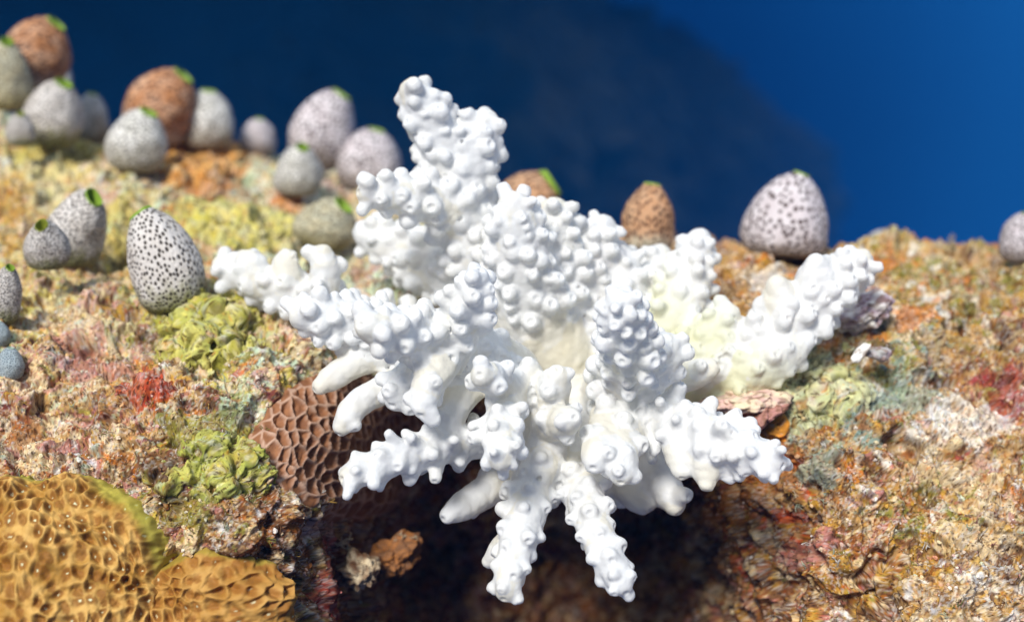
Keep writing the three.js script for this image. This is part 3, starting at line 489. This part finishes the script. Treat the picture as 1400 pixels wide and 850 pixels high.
{
  const cell = 0.0005, pad = 0.003, lo = new THREE.Vector3(9, 9, 9), hi = new THREE.Vector3(-9, -9, -9);
  for (const q of prims) for (const [p, r] of [[q.a, q.ra], [q.b, q.rb]]) { lo.min(p.clone().subScalar(r + pad)); hi.max(p.clone().addScalar(r + pad)); }
  const nx = Math.ceil((hi.x - lo.x) / cell), ny = Math.ceil((hi.y - lo.y) / cell), nz = Math.ceil((hi.z - lo.z) / cell), N = nx * ny * nz;
  console.log('coral grid', nx, ny, nz, N / 1e6, 'corallites', cor.length);
  const F = new Float32Array(N).fill(0.01), own = new Uint16Array(N), near = new Float32Array(N).fill(0.02);
  const bounds = (a, ra, b, rb, m) => [0, 1, 2].map((c) => { const s = 'xyz'[c], n = [nx, ny, nz][c]; const l = Math.min(a[s] - ra, b[s] - rb) - m, h = Math.max(a[s] + ra, b[s] + rb) + m; return [Math.max(0, Math.floor((l - lo[s]) / cell)), Math.min(n - 1, Math.ceil((h - lo[s]) / cell))]; });
  prims.forEach((q, qi) => {
    const m = q.k + 2.5 * cell, [bx, by, bz] = bounds(q.a, q.ra, q.b, q.rb, m), ax = q.a.x, ay = q.a.y, az = q.a.z, ex = q.b.x - ax, ey = q.b.y - ay, ez = q.b.z - az, ee = ex * ex + ey * ey + ez * ez, k = q.k;
    for (let z = bz[0]; z <= bz[1]; z++) for (let y = by[0]; y <= by[1]; y++) for (let x = bx[0]; x <= bx[1]; x++) {
      const X = lo.x + x * cell - ax, Y = lo.y + y * cell - ay, Z = lo.z + z * cell - az, t = clamp((X * ex + Y * ey + Z * ez) / ee);
      const dx = X - ex * t, dy = Y - ey * t, dz = Z - ez * t, d = Math.sqrt(dx * dx + dy * dy + dz * dz) - (q.ra + (q.rb - q.ra) * t);
      if (d > m) continue;
      const o = (z * ny + y) * nx + x;
      if (d < near[o]) { near[o] = d; own[o] = qi; }
      const f = F[o], h = clamp(0.5 + 0.5 * (f - d) / k); F[o] = f + (d - f) * h - k * h * (1 - h);
    }
  });
  for (const q of cor) {                                       // the cup at the end of each corallite
    if (rnd() < (q.plain ? 0.6 : 0.2)) continue;
    const pr = q.tip ? 0.0007 : q.r * rr(0.30, 0.42), tipAt = q.end.clone().addScaledVector(q.dir, q.r * 1.0), [bx, by, bz] = bounds(tipAt, pr, tipAt, pr, 0.001), k = 0.0006;
    for (let z = bz[0]; z <= bz[1]; z++) for (let y = by[0]; y <= by[1]; y++) for (let x = bx[0]; x <= bx[1]; x++) {
      const o = (z * ny + y) * nx + x, d = pr - Math.hypot(lo.x + x * cell - tipAt.x, lo.y + y * cell - tipAt.y, lo.z + z * cell - tipAt.z);
      const f = F[o], h = clamp(0.5 - 0.5 * (f - d) / k); F[o] = f + (d - f) * h + k * h * (1 - h);
    }
  }
  for (let z = 0, o = 0; z < nz; z++) for (let y = 0; y < ny; y++) for (let x = 0; x < nx; x++, o++) if (F[o] < 0.0015 && F[o] > -0.0015) {
    const X = lo.x + x * cell, Y = lo.y + y * cell, Z = lo.z + z * cell;
    F[o] -= 0.00026 * noise(X * 420, Y * 420, Z * 420) + 0.00009 * noise(X * 900, Y * 900, Z * 900);
  }
  console.log('field');
  // surface nets
  const vid = new Int32Array(N).fill(-1), pos = [], nor = [], vp = [], col = [];
  const off = []; for (let c = 0; c < 8; c++) off.push((c & 1) + ((c >> 1) & 1) * nx + ((c >> 2) & 1) * nx * ny);
  const E = []; for (let c = 0; c < 8; c++) for (const b of [1, 2, 4]) if (!(c & b)) E.push([c, c | b]);
  const v8 = new Float32Array(8);
  for (let z = 0; z < nz - 1; z++) for (let y = 0; y < ny - 1; y++) for (let x = 0; x < nx - 1; x++) {
    const o = (z * ny + y) * nx + x; if (F[o] > 0.0045) continue;
    let mask = 0; for (let c = 0; c < 8; c++) { v8[c] = F[o + off[c]]; if (v8[c] < 0) mask |= 1 << c; }
    if (mask === 0 || mask === 255) continue;
    let sx = 0, sy = 0, sz = 0, n = 0;
    for (const [a, b] of E) { const fa = v8[a], fb = v8[b]; if ((fa < 0) === (fb < 0)) continue; const t = fa / (fa - fb); sx += (a & 1) + t * ((b & 1) - (a & 1)); sy += ((a >> 1) & 1) + t * (((b >> 1) & 1) - ((a >> 1) & 1)); sz += ((a >> 2) & 1) + t * (((b >> 2) & 1) - ((a >> 2) & 1)); n++; }
    sx /= n; sy /= n; sz /= n;
    vid[o] = pos.length / 3; pos.push(lo.x + (x + sx) * cell, lo.y + (y + sy) * cell, lo.z + (z + sz) * cell);
    const gx = (v8[1] - v8[0]) * (1 - sy) * (1 - sz) + (v8[3] - v8[2]) * sy * (1 - sz) + (v8[5] - v8[4]) * (1 - sy) * sz + (v8[7] - v8[6]) * sy * sz;
    const gy = (v8[2] - v8[0]) * (1 - sx) * (1 - sz) + (v8[3] - v8[1]) * sx * (1 - sz) + (v8[6] - v8[4]) * (1 - sx) * sz + (v8[7] - v8[5]) * sx * sz;
    const gz = (v8[4] - v8[0]) * (1 - sx) * (1 - sy) + (v8[5] - v8[1]) * sx * (1 - sy) + (v8[6] - v8[2]) * (1 - sx) * sy + (v8[7] - v8[3]) * sx * sy;
    const l = Math.hypot(gx, gy, gz) || 1; nor.push(gx / l, gy / l, gz / l);
    let best = 0; for (let c = 1; c < 8; c++) if (near[o + off[c]] < near[o + off[best]]) best = c;
    vp.push(own[o + off[best]]);
    // living tissue left near the foot is cream to yellow, in patches
    const X = pos[pos.length - 3], Y = pos[pos.length - 2], Z = pos[pos.length - 1];
    const n1 = fbm(X * 60, Y * 60, Z * 60, 3), s = 0.5 + 0.5 * noise(X * 700, Y * 700, Z * 700);
    const pr = prims[vp[vp.length - 1]];
    let cream = BR[pr.branch].base ? 1.3 + n1 : pr.c < 0 ? smooth(-0.25, 0.2, n1) : 0.25 * smooth(0, 0.3, n1);
    const w = 0.94 + 0.06 * s, bp = BR[pr.branch], yl = bp.yellow ? 0.75 * smooth(0.036, 0.012, Math.hypot(X - bp.pts[0].p.x, Y - bp.pts[0].p.y, Z - bp.pts[0].p.z) + 0.016 * n1) : 0;
    col.push(lerp(.90, .82, yl) * w, lerp(lerp(.905, .865, cream), .82, yl) * w, lerp(lerp(.90, .76, cream), .46, yl) * w);
  }
  const tris = new Map(), put = (a, b, c) => {
    const q = prims[vp[a]], key = q.c >= 0 ? 'c' + q.c : 'b' + q.branch; let l = tris.get(key); if (!l) tris.set(key, l = []); l.push(a, b, c);
  };
  for (let z = 1; z < nz - 1; z++) for (let y = 1; y < ny - 1; y++) for (let x = 1; x < nx - 1; x++) {
    const o = (z * ny + y) * nx + x, s = F[o] < 0; if (F[o] > 0.0045) continue;
    const q = (a, b, c, d, flip) => { if (a < 0 || b < 0 || c < 0 || d < 0) return; if (!flip) { put(a, b, c); put(a, c, d); } else { put(a, c, b); put(a, d, c); } };
    if ((F[o + 1] < 0) !== s) q(vid[o], vid[o - nx], vid[o - nx - nx * ny], vid[o - nx * ny], !s);
    if ((F[o + nx] < 0) !== s) q(vid[o], vid[o - nx * ny], vid[o - nx * ny - 1], vid[o - 1], !s);
    if ((F[o + nx * ny] < 0) !== s) q(vid[o], vid[o - 1], vid[o - 1 - nx], vid[o - nx], !s);
  }
  let nt = 0; for (const l of tris.values()) nt += l.length / 3; console.log('coral triangles', nt);
  const coral = new THREE.Group(); coral.name = numbered('white_coral'); scene.add(coral);
  tag(coral, 'bleached white branching coral with knobbly branches growing over the dark hollow', 'coral');
  const root = U(780, 600, .385); coral.position.copy(root);
  const mat = new THREE.MeshPhysicalMaterial({ name: 'bleached_skeleton', vertexColors: true, roughness: 0.55, specularIntensity: 0.35, transmission: 0.4, thickness: 0, ior: 1.35, bumpMap: grain, bumpScale: 0.00006 });
  const remap = new Int32Array(pos.length / 3);
  const build = (lists) => {
    const p = [], n = [], c = [], t = [], ix = []; remap.fill(-1);
    for (const l of lists) for (const v of l) { if (remap[v] < 0) { remap[v] = p.length / 3; p.push(pos[v * 3] - root.x, pos[v * 3 + 1] - root.y, pos[v * 3 + 2] - root.z); n.push(nor[v * 3], nor[v * 3 + 1], nor[v * 3 + 2]); c.push(col[v * 3], col[v * 3 + 1], col[v * 3 + 2]); t.push((pos[v * 3] + .6 * pos[v * 3 + 2]) / .012, (pos[v * 3 + 1] + .7 * pos[v * 3 + 2]) / .012); } ix.push(remap[v]); }
    return geo(p, ix, c, n, t);
  };
  const shown = cor.map((q, i) => [i, q]).filter(([i, q]) => !q.tip && tris.has('c' + i)).map(([i, q]) => [i, tris.get('c' + i).length * (q.dir.dot(CF) < 0.45 ? 1 : 0.2)]).sort((a, b) => b[1] - a[1]).slice(0, 300).map(([i]) => i), single = new Set(shown);
  BR.forEach((br, bi) => {
    const lists = []; if (tris.has('b' + bi)) lists.push(tris.get('b' + bi));
    cor.forEach((q, i) => { if (q.branch === bi && !single.has(i) && tris.has('c' + i)) lists.push(tris.get('c' + i)); });
    const holder = lists.length ? mesh(br.base ? 'base' : 'branch', build(lists), mat, coral) : coral;
    cor.forEach((q, i) => { if (q.branch === bi && single.has(i)) mesh('corallite', build([tris.get('c' + i)]), mat, holder); });
  });
}
console.log('coral');

// ------------------------------------------------------------------ ascidians (urn-shaped sea squirts)
const EGG = [[0, -.03], [.45, 0], [.74, .07], [.93, .22], [1, .40], [.96, .57], [.83, .73], [.62, .86], [.44, .94], [.355, .985]];
const eggCurve = new THREE.SplineCurve(EGG.map(([r, y]) => new THREE.Vector2(r, y)));
function dotted(n, base, alt, dot, low, sd, dotR) {
  const w = 640, h = 320, d = new Uint8Array(w * h * 4), bm = new Uint8Array(w * h * 4), pts = [], s0 = seed; seed = sd;
  const P = (u, v) => { const q = eggCurve.getPoint(v), a = u * Math.PI * 2; return [q.x * Math.cos(a), q.y * 2.1, q.x * Math.sin(a)]; };
  const min = Math.sqrt(12 / n) * 0.70; let tries = 0;
  while (pts.length < n && tries++ < 16000) { const v = rnd(), q = eggCurve.getPoint(v); if (rnd() > q.x) continue; const p = P(rnd(), v); if (pts.every((o) => (o[0] - p[0]) ** 2 + (o[1] - p[1]) ** 2 + (o[2] - p[2]) ** 2 > min * min)) { p.push(rr(0.75, 1.2)); pts.push(p); } }
  seed = s0;
  const enc = (x) => Math.round(255 * Math.pow(clamp(x), 1 / 2.2)), cs = min * 1.4, grid = new Map(), key = (a, b, c) => a * 10000 + b * 100 + c;
  for (const p of pts) { const k = key(Math.floor(p[0] / cs) + 20, Math.floor(p[1] / cs) + 20, Math.floor(p[2] / cs) + 20); if (!grid.has(k)) grid.set(k, []); grid.get(k).push(p); }
  for (let j = 0; j < h; j++) for (let i = 0; i < w; i++) {
    const p = P((i + .5) / w, (j + .5) / h), a = Math.floor(p[0] / cs) + 20, b = Math.floor(p[1] / cs) + 20, c = Math.floor(p[2] / cs) + 20; let m = 9, wob = 1 + 0.16 * noise(p[0] * 14, p[1] * 14, p[2] * 14);
    for (let x = -1; x <= 1; x++) for (let y = -1; y <= 1; y++) for (let z = -1; z <= 1; z++) for (const o of grid.get(key(a + x, b + y, c + z)) ?? []) m = Math.min(m, Math.hypot(o[0] - p[0], o[1] - p[1], o[2] - p[2]) / o[3]);
    const k = smooth(dotR * 1.25, dotR * 0.75, m / min * wob), n1 = fbm(p[0] * 2.6 + sd, p[1] * 2.6, p[2] * 2.6, 3), nf = 1 + 0.12 * noise(p[0] * 40, p[1] * 40, p[2] * 40), lo = low ? smooth(0.42, 0.1, p[1] / 2.1 + 0.25 * n1) : 0, t = clamp(0.5 + 1.5 * n1), o = (j * w + i) * 4;
    for (let q = 0; q < 3; q++) { let x = lerp(base[q], alt[q], t); if (low) x = lerp(x, low[q], lo); d[o + q] = enc(lerp(x * nf, dot[q], k)); bm[o + q] = 255 * clamp(0.7 - 0.6 * k + 0.3 * noise(p[0] * 26, p[1] * 26, p[2] * 26)); }
    d[o + 3] = bm[o + 3] = 255;
  }
  const T = (x, srgb) => { const t = new THREE.DataTexture(x, w, h); t.wrapS = THREE.RepeatWrapping; t.magFilter = t.minFilter = THREE.LinearFilter; if (srgb) t.colorSpace = THREE.SRGBColorSpace; t.needsUpdate = true; return t; };
  return new THREE.MeshPhysicalMaterial({ name: 'spotted_tunic', map: T(d, true), bumpMap: T(bm, false), bumpScale: 0.0006, roughness: 0.6, specularIntensity: 0.35, transmission: 0.15, thickness: 0 });
}
const TUNIC = {
  white: dotted(820, [.62, .57, .52], [.70, .66, .62], [.05, .038, .028], [.30, .30, .14], 11, 0.39),
  lilac: dotted(460, [.62, .55, .56], [.70, .65, .66], [.07, .04, .035], [.42, .35, .30], 12, 0.40),
  orange: dotted(340, [.52, .27, .13], [.58, .36, .21], [.07, .02, .012], [.62, .56, .42], 13, 0.42),
  brown: dotted(420, [.44, .18, .06], [.60, .36, .22], [.07, .022, .012], [.50, .46, .42], 14, 0.40),
  pale: dotted(520, [.66, .64, .58], [.74, .72, .68], [.10, .085, .06], [.45, .42, .34], 15, 0.40),
  olive: dotted(420, [.48, .46, .34], [.52, .46, .30], [.12, .09, .04], [.40, .34, .16], 16, 0.35),
  blue: dotted(480, [.42, .50, .54], [.50, .58, .60], [.10, .14, .16], null, 17, 0.31),
};
const green = new THREE.MeshPhysicalMaterial({ name: 'green_siphon', color: new THREE.Color().setRGB(.24, .38, .04), roughness: 0.5, specularIntensity: 0.4, transmission: 0.3, thickness: 0 });
const greenDull = new THREE.MeshPhysicalMaterial({ name: 'olive_siphon', color: new THREE.Color().setRGB(.30, .34, .04), roughness: 0.5, specularIntensity: 0.4, transmission: 0.3, thickness: 0 });
const blueRim = new THREE.MeshPhysicalMaterial({ name: 'pale_siphon', color: new THREE.Color().setRGB(.40, .50, .42), roughness: 0.5, specularIntensity: 0.4, transmission: 0.3, thickness: 0 });
function ascidian(px, topY, botY, width, kind, opt, label) {
  const { lean = 0, bend = [0.15, 0.1], mouth = 0.76, cone = 1.12, siphon = green, dist, sd = px } = opt;
  const d = dist ?? rockDepth(px, botY - 6, 3) + 0.004, base = U(px, botY, d), H = (botY - topY) * d / FPX, R = width / 2 * d / FPX;
  const g = new THREE.Group(); g.name = numbered('ascidian'); g.position.copy(base); g.rotation.z = lean; scene.add(g);
  tag(g, label, 'sea squirt', 'ascidians on the reef');
  const put = (r, y, a, i) => {
    const s = Math.max(0, y), wob = 1 + 0.13 * noise(Math.cos(a) * 1.1 + sd, y * 2.2, Math.sin(a) * 1.1) + 0.035 * noise(Math.cos(a) * 4 + sd, y * 7, Math.sin(a) * 4), b = s * s * s;
    // towards the mouth the rings turn to face along the bend
    const ca = Math.cos(a) * r * R * wob, sa = Math.sin(a) * r * R * wob, tx = bend[0] * b * 1.3, tz = bend[1] * b * 1.3;
    return [ca + bend[0] * b * R * 1.1, Math.sign(y) * Math.pow(Math.abs(y), cone) * H - (ca * tx + sa * tz) * 0.9, sa + bend[1] * b * R * 1.1];
  };
  const surf = (list, nu, flip) => {
    const pos = [], uv = [], idx = [], n = list.length;
    for (let j = 0; j < n; j++) for (let i = 0; i <= nu; i++) { pos.push(...put(list[j][0], list[j][1], i / nu * Math.PI * 2)); uv.push(i / nu, list[j][2] ?? j / (n - 1)); }
    for (let j = 0; j < n - 1; j++) for (let i = 0; i < nu; i++) { const o = j * (nu + 1) + i; idx.push(o, o + nu + 1, o + nu + 2, o, o + nu + 2, o + 1); }
    return geo(pos, idx, null, null, uv);
  };
  const list = Array.from({ length: 41 }, (_, j) => { const q = eggCurve.getPoint(j / 40); return [j / 40 > 0.85 ? lerp(q.x, q.x * mouth, (j / 40 - 0.85) / 0.15) : q.x, q.y, j / 40]; });
  mesh('body', surf(list, 64), TUNIC[kind], g);
  const m = 0.355 * mouth;
  mesh('siphon', surf([[m * 1.30, .915], [m * 1.17, .95], [m * 1.05, .985], [m * 0.98, .998], [m * 0.93, .998], [m * 0.86, .98], [m * 0.78, .94], [m * 0.70, .87], [m * 0.4, .82], [0, .81]], 40), siphon, g);
  return g;
}
ascidian(35, 24, 122, 92, 'brown', { lean: -0.25, bend: [.5, .1], dist: .505 }, 'reddish brown ascidian, tallest of the cluster at the slope edge, green mouth turned right');
ascidian(10, 58, 150, 66, 'olive', { bend: [.3, .5], dist: .485 }, 'yellowish spotted ascidian with round green mouth in front of the tall reddish one');
ascidian(75, 80, 130, 46, 'pale', { dist: .55 }, 'pale blurred ascidian peeking out behind the left cluster');
ascidian(70, 112, 200, 78, 'white', { lean: -0.1, bend: [.4, .3], dist: .488 }, 'grey white spotted ascidian with bright green mouth, right below the tall reddish one');
ascidian(29, 155, 200, 40, 'white', { bend: [.2, .5], siphon: greenDull, dist: .47 }, 'small spotted ascidian with olive mouth at the foot of a grey white one');
ascidian(125, 128, 196, 50, 'pale', { dist: .54 }, 'pale blurred ascidian with orange foot beside the brown ascidian');
ascidian(204, 92, 192, 96, 'brown', { lean: -0.3, bend: [.45, .1], dist: .53 }, 'orange brown ascidian leaning right with green mouth, standing on orange crust');
ascidian(183, 151, 234, 82, 'pale', { lean: -0.1, bend: [.4, .2], mouth: .8, dist: .485 }, 'pale finely dotted ascidian in front of the orange brown one');
ascidian(283, 124, 204, 74, 'pale', { mouth: .8, dist: .54 }, 'pale grey oval ascidian on the crest right of the orange brown one');
ascidian(352, 162, 212, 50, 'lilac', { mouth: .7, dist: .56 }, 'smallest lilac ascidian on the crest');
ascidian(428, 122, 228, 88, 'lilac', { lean: -0.22, bend: [.4, .05], mouth: .8, dist: .535 }, 'tall lilac brown ascidian with green tip leaning right on the crest');
ascidian(407, 200, 268, 66, 'pale', { bend: [.3, .5], mouth: .7, dist: .50 }, 'pale ascidian with small green mouth below the tall lilac brown one');
ascidian(498, 175, 260, 86, 'lilac', { lean: -0.15, mouth: .7, dist: .535 }, 'rounded lilac ascidian right behind the tip of an upper coral branch');
ascidian(438, 273, 338, 84, 'olive', { lean: -0.2, bend: [.5, .3], mouth: .8 }, 'tan speckled ascidian just above the left coral branch');
ascidian(93, 260, 362, 82, 'white', { lean: -0.2, bend: [.6, .5] }, 'white ascidian with dark spots and a green mouth, larger of a touching pair');
ascidian(66, 305, 368, 62, 'white', { lean: 0.0, bend: [.05, .75], siphon: greenDull, dist: .372 }, 'smaller olive mouthed spotted ascidian of a touching pair');
ascidian(238, 286, 424, 100, 'white', { lean: 0.12, bend: [-.5, -.1], mouth: .85, cone: 1.25 }, 'large black dotted white ascidian beside the tip of the left coral branch');
ascidian(4, 362, 442, 44, 'white', { lean: -0.1, bend: [.4, .4] }, 'dark spotted ascidian with olive mouth above two small blue ones');
ascidian(-4, 438, 474, 34, 'blue', { siphon: blueRim }, 'small blue grey ascidian directly under the dark spotted one');
ascidian(14, 474, 518, 36, 'blue', { siphon: blueRim }, 'small pale blue ascidian lowest on the left rock');
ascidian(706, 229, 300, 82, 'orange', { lean: -0.55, bend: [.4, 0], mouth: 1.15, dist: .47 }, 'brown ascidian with wide bright green mouth half hidden behind the coral');
ascidian(884, 251, 346, 72, 'orange', { lean: -0.04, bend: [.1, -.12], mouth: .9, dist: .428 }, 'orange ascidian with dark brown dots on the crest beside the coral');
ascidian(1068, 234, 348, 116, 'lilac', { lean: -0.1, bend: [.22, .02], mouth: .55, cone: 1.6, dist: .436 }, 'broad lilac white ascidian with dark dots and pointed green tip on the right crest');
ascidian(1394, 290, 358, 58, 'lilac', { bend: [.2, .1], mouth: .7, dist: .425 }, 'lilac ascidian alone at the right end of the crest');
ascidian(1212, 314, 344, 58, 'pale', { mouth: .6, dist: .50 }, 'pale ascidian just showing behind the right crest');
console.log('ascidians');

// ------------------------------------------------------------------ rubble, flakes, turf and grit
function lump(name, px, py, sx, sy, sz, colA, colB, label, category, o = {}) {
  const d = (o.dist ?? rockDepth(px, py, 2) + 0.001), g = new THREE.IcosahedronGeometry(1, 22), q = g.attributes.position, v = new THREE.Vector3(), col = [], out = [0, 0, 0], s = d / FPX;
  for (let i = 0; i < q.count; i++) {
    v.fromBufferAttribute(q, i).normalize(); const X = v.x * sx * s, Y = v.y * sy * s, Z = v.z * sz * s, k = Math.min(sx, sy, sz) * s;
    const h = 1 + (1.1 * k * fbm(X * 160 + px, Y * 160, Z * 160, 4) + 0.0016 * noise(X * 330, Y * 330 + px, Z * 330) + 0.0006 * noise(X * 900, Y * 900, Z * 900)) / Math.hypot(X, Y, Z);
    const t = clamp(0.5 + 1.8 * fbm(X * 300 + py, Y * 300, Z * 300, 3)); mixTo(out, colA, colB, t); mixTo(out, out.slice(), K.brown, 0.6 * smooth(0.12, 0.3, noise(X * 700, Y * 700, Z * 700))); col.push(...out);
    q.setXYZ(i, X * h, Y * h, Z * h);
  }
  g.setAttribute('color', new THREE.Float32BufferAttribute(col, 3)); g.computeVertexNormals();
  const m = mesh(name, g, crustMat); m.position.copy(U(px, py, d)); m.rotation.set(o.rx ?? 0, o.ry ?? 0, o.rz ?? 0); return tag(m, label, category, o.group);
}
lump('rock_flake', 1020, 548, 62, 13, 40, K.cream, K.pink, 'fuzzy cream flake of dead coral jutting out right of the coral', 'rock', { rz: 0.1, dist: .348 });
lump('rock_flake', 1035, 572, 46, 12, 30, K.rose, K.brown, 'brown ridged flake under the fuzzy cream one', 'rock', { rz: 0.55, dist: .346 });
lump('rubble_piece', 1180, 425, 40, 22, 30, K.mauve, K.white, 'mauve and white lump of dead coral beside the right branch tip', 'rubble', { rz: 0.35, dist: .372 });
lump('rubble_piece', 535, 760, 46, 22, 30, K.brown, K.rust, 'rust brown bit of rubble on the edge of the black hollow', 'rubble', { rz: 0.5, dist: .366 });
lump('rubble_piece', 490, 782, 30, 24, 24, K.brown, K.cream, 'cream flecked brown crumb of rubble left of the rust brown one', 'rubble', { rz: -0.3, dist: .352 });
lump('rubble_piece', 1200, 482, 17, 11, 10, K.grey, K.mauve, 'small smooth grey pebble in the teal grit', 'rubble', { dist: .356 });
lump('shell_fragment', 1176, 484, 15, 6, 5, [.8, .78, .74], [.74, .7, .64], 'white splinter of shell beside the pale yellow green sponge', 'shell', { rz: 0.8, dist: .352 });
// pale feathery hydroids
function hydroid(px, py, size, dist, n, label) {
  const s0 = seed; seed = 77 + px; const parts = [], d = dist ?? rockDepth(px, py, 2) + 0.001, base = U(px, py, d), s = size * d / FPX;
  const tube = (a, b, r) => { const m = a.clone().lerp(b, .5).add(new THREE.Vector3(rr(-1, 1), rr(-1, 1), rr(-1, 1)).multiplyScalar(a.distanceTo(b) * .18)); parts.push(new THREE.TubeGeometry(new THREE.CatmullRomCurve3([a, m, b]), 7, r, 5)); };
  for (let i = 0; i < n; i++) {
    const dir = new THREE.Vector3(rr(-1, 1), rr(.1, 1), rr(.2, 1)).normalize(), root = new THREE.Vector3(rr(-.3, .3), rr(-.2, .1), 0).multiplyScalar(s), end = root.clone().addScaledVector(dir, s * rr(.6, 1.1)); tube(root, end, rr(.00012, .00024));
    for (let k = 0; k < 6; k++) { const a = root.clone().lerp(end, rr(.25, 1)); tube(a, a.clone().addScaledVector(new THREE.Vector3(rr(-1, 1), rr(-.5, 1), rr(-.6, 1)).normalize(), s * rr(.12, .34)), rr(.00008, .00016)); }
  }
  seed = s0; const m = mesh('hydroid', mergeGeometries(parts), hydroidMat); m.position.copy(base); tag(m, label, 'hydroid', 'hydroids on the rock');
}
const hydroidMat = new THREE.MeshPhysicalMaterial({ name: 'hydroid_stems', color: new THREE.Color().setRGB(.55, .46, .32), roughness: .8, specularIntensity: .3, transmission: .3, thickness: 0 });
hydroid(905, 775, 34, null, 6, 'pale twiggy hydroid low in the hollow right of the lowest coral branches');
hydroid(958, 742, 24, null, 5, 'small twiggy hydroid up and right of the larger one in the hollow');
hydroid(470, 745, 26, null, 5, 'small feathery hydroid on the rim between golden coral and hollow');
hydroid(560, 735, 22, .366, 4, 'small hydroid sprouting from the rust brown rubble');
hydroid(1300, 332, 16, null, 4, 'tiny hydroid standing on the right crest');
// grit and turf scattered over what shows of the rock
{
  const { pos, nor, nu } = ROCK, gritG = new THREE.IcosahedronGeometry(1, 1), q = gritG.attributes.position, v = new THREE.Vector3(), n = new THREE.Vector3();
  for (let i = 0; i < q.count; i++) { v.fromBufferAttribute(q, i); const h = 1 + 0.7 * noise(v.x * 2, v.y * 2, v.z * 2); q.setXYZ(i, v.x * h, v.y * h * 0.7, v.z * h); } gritG.computeVertexNormals();
  const spots = []; let guard = 0;
  while (spots.length < 46000 && guard++ < 400000) {
    const i = Math.floor(rnd() * pos.length / 3); v.fromArray(pos, i * 3); const [x, y] = project(v); if (x < -80 || x > 1480 || y < 140 || y > 930) continue; spots.push(i);
  }
  const gm = new THREE.MeshPhysicalMaterial({ name: 'grit', roughness: .7, specularIntensity: .5 });
  const NG = 16000, grit = new THREE.InstancedMesh(gritG, gm, NG), M = new THREE.Matrix4(), Q = new THREE.Quaternion(), S = new THREE.Vector3(), col = new THREE.Color(), names = ['white', 'cream', 'tan', 'pink', 'rust', 'brown', 'white', 'cream', 'rose', 'mint'];
  for (let k = 0; k < NG; k++) {
    const i = spots[k], s = 0.00012 + 0.0005 * Math.pow(rnd(), 4); v.fromArray(pos, i * 3).addScaledVector(n.fromArray(nor, i * 3), s * 0.3);
    Q.setFromEuler(new THREE.Euler(rr(0, 6), rr(0, 6), rr(0, 6))); M.compose(v, Q, S.set(s * rr(.7, 1.5), s, s * rr(.7, 1.3))); grit.setMatrixAt(k, M);
    const own = [ROCK.col[i * 3], ROCK.col[i * 3 + 1], ROCK.col[i * 3 + 2]], c = K[names[Math.floor(rnd() * names.length)]], t = rr(0, .8); grit.setColorAt(k, col.setRGB(lerp(own[0], c[0], t), lerp(own[1], c[1], t), lerp(own[2], c[2], t)));
  }
  grit.name = 'sand_grit'; grit.castShadow = grit.receiveShadow = true; scene.add(grit); tag(grit, 'loose sand grains and crumbs strewn over the rock', 'grit', null, 'stuff');
  // turf: short curved filaments in tufts
  const fg = new THREE.TubeGeometry(new THREE.CatmullRomCurve3([new THREE.Vector3(0, -0.1, 0), new THREE.Vector3(0.05, .35, 0), new THREE.Vector3(.22, .75, .08), new THREE.Vector3(.5, 1, .2)]), 5, 0.055, 4);
  const NT = 7000, turf = new THREE.InstancedMesh(fg, new THREE.MeshPhysicalMaterial({ name: 'turf', roughness: .9, specularIntensity: .2, transmission: .3, thickness: 0 }), NT), up = new THREE.Vector3(0, 1, 0), spin = new THREE.Quaternion(), tn = ['olive', 'brown', 'cream', 'tan', 'mint', 'ochre', 'white', 'rose'];
  let k = 0, t = 30000;
  while (k < NT) {
    const i = spots[t++ % spots.length]; v.fromArray(pos, i * 3);
    if (noise(v.x * 90 + 60, v.y * 90, v.z * 90) < -0.02 && rnd() < 0.85) continue;
    const cnt = 3 + Math.floor(rnd() * 6), c = K[tn[Math.floor(rnd() * tn.length)]];
    for (let e = 0; e < cnt && k < NT; e++, k++) {
      n.fromArray(nor, i * 3); n.x += rr(-.6, .6); n.y += rr(-.4, .7); n.z += rr(-.6, .6); n.normalize();
      const s = rr(.0006, .0020); Q.setFromUnitVectors(up, n).multiply(spin.setFromAxisAngle(up, rr(0, 6.28))); S.set(s, s, s);
      const at = v.clone().add(new THREE.Vector3(rr(-1, 1), rr(-1, 1), rr(-1, 1)).multiplyScalar(.0005));
      M.compose(at, Q, S); turf.setMatrixAt(k, M); const w = rr(.7, 1.2); turf.setColorAt(k, col.setRGB(c[0] * w, c[1] * w, c[2] * w));
    }
  }
  turf.name = 'turf_algae'; turf.castShadow = turf.receiveShadow = true; scene.add(turf); tag(turf, 'short fuzzy turf algae filaments growing all over the rock', 'turf algae', null, 'stuff');
}
scene.fog = new THREE.FogExp2(new THREE.Color().setRGB(0.02, 0.27, 0.85), 0.027);
renderer.render(scene, camera);
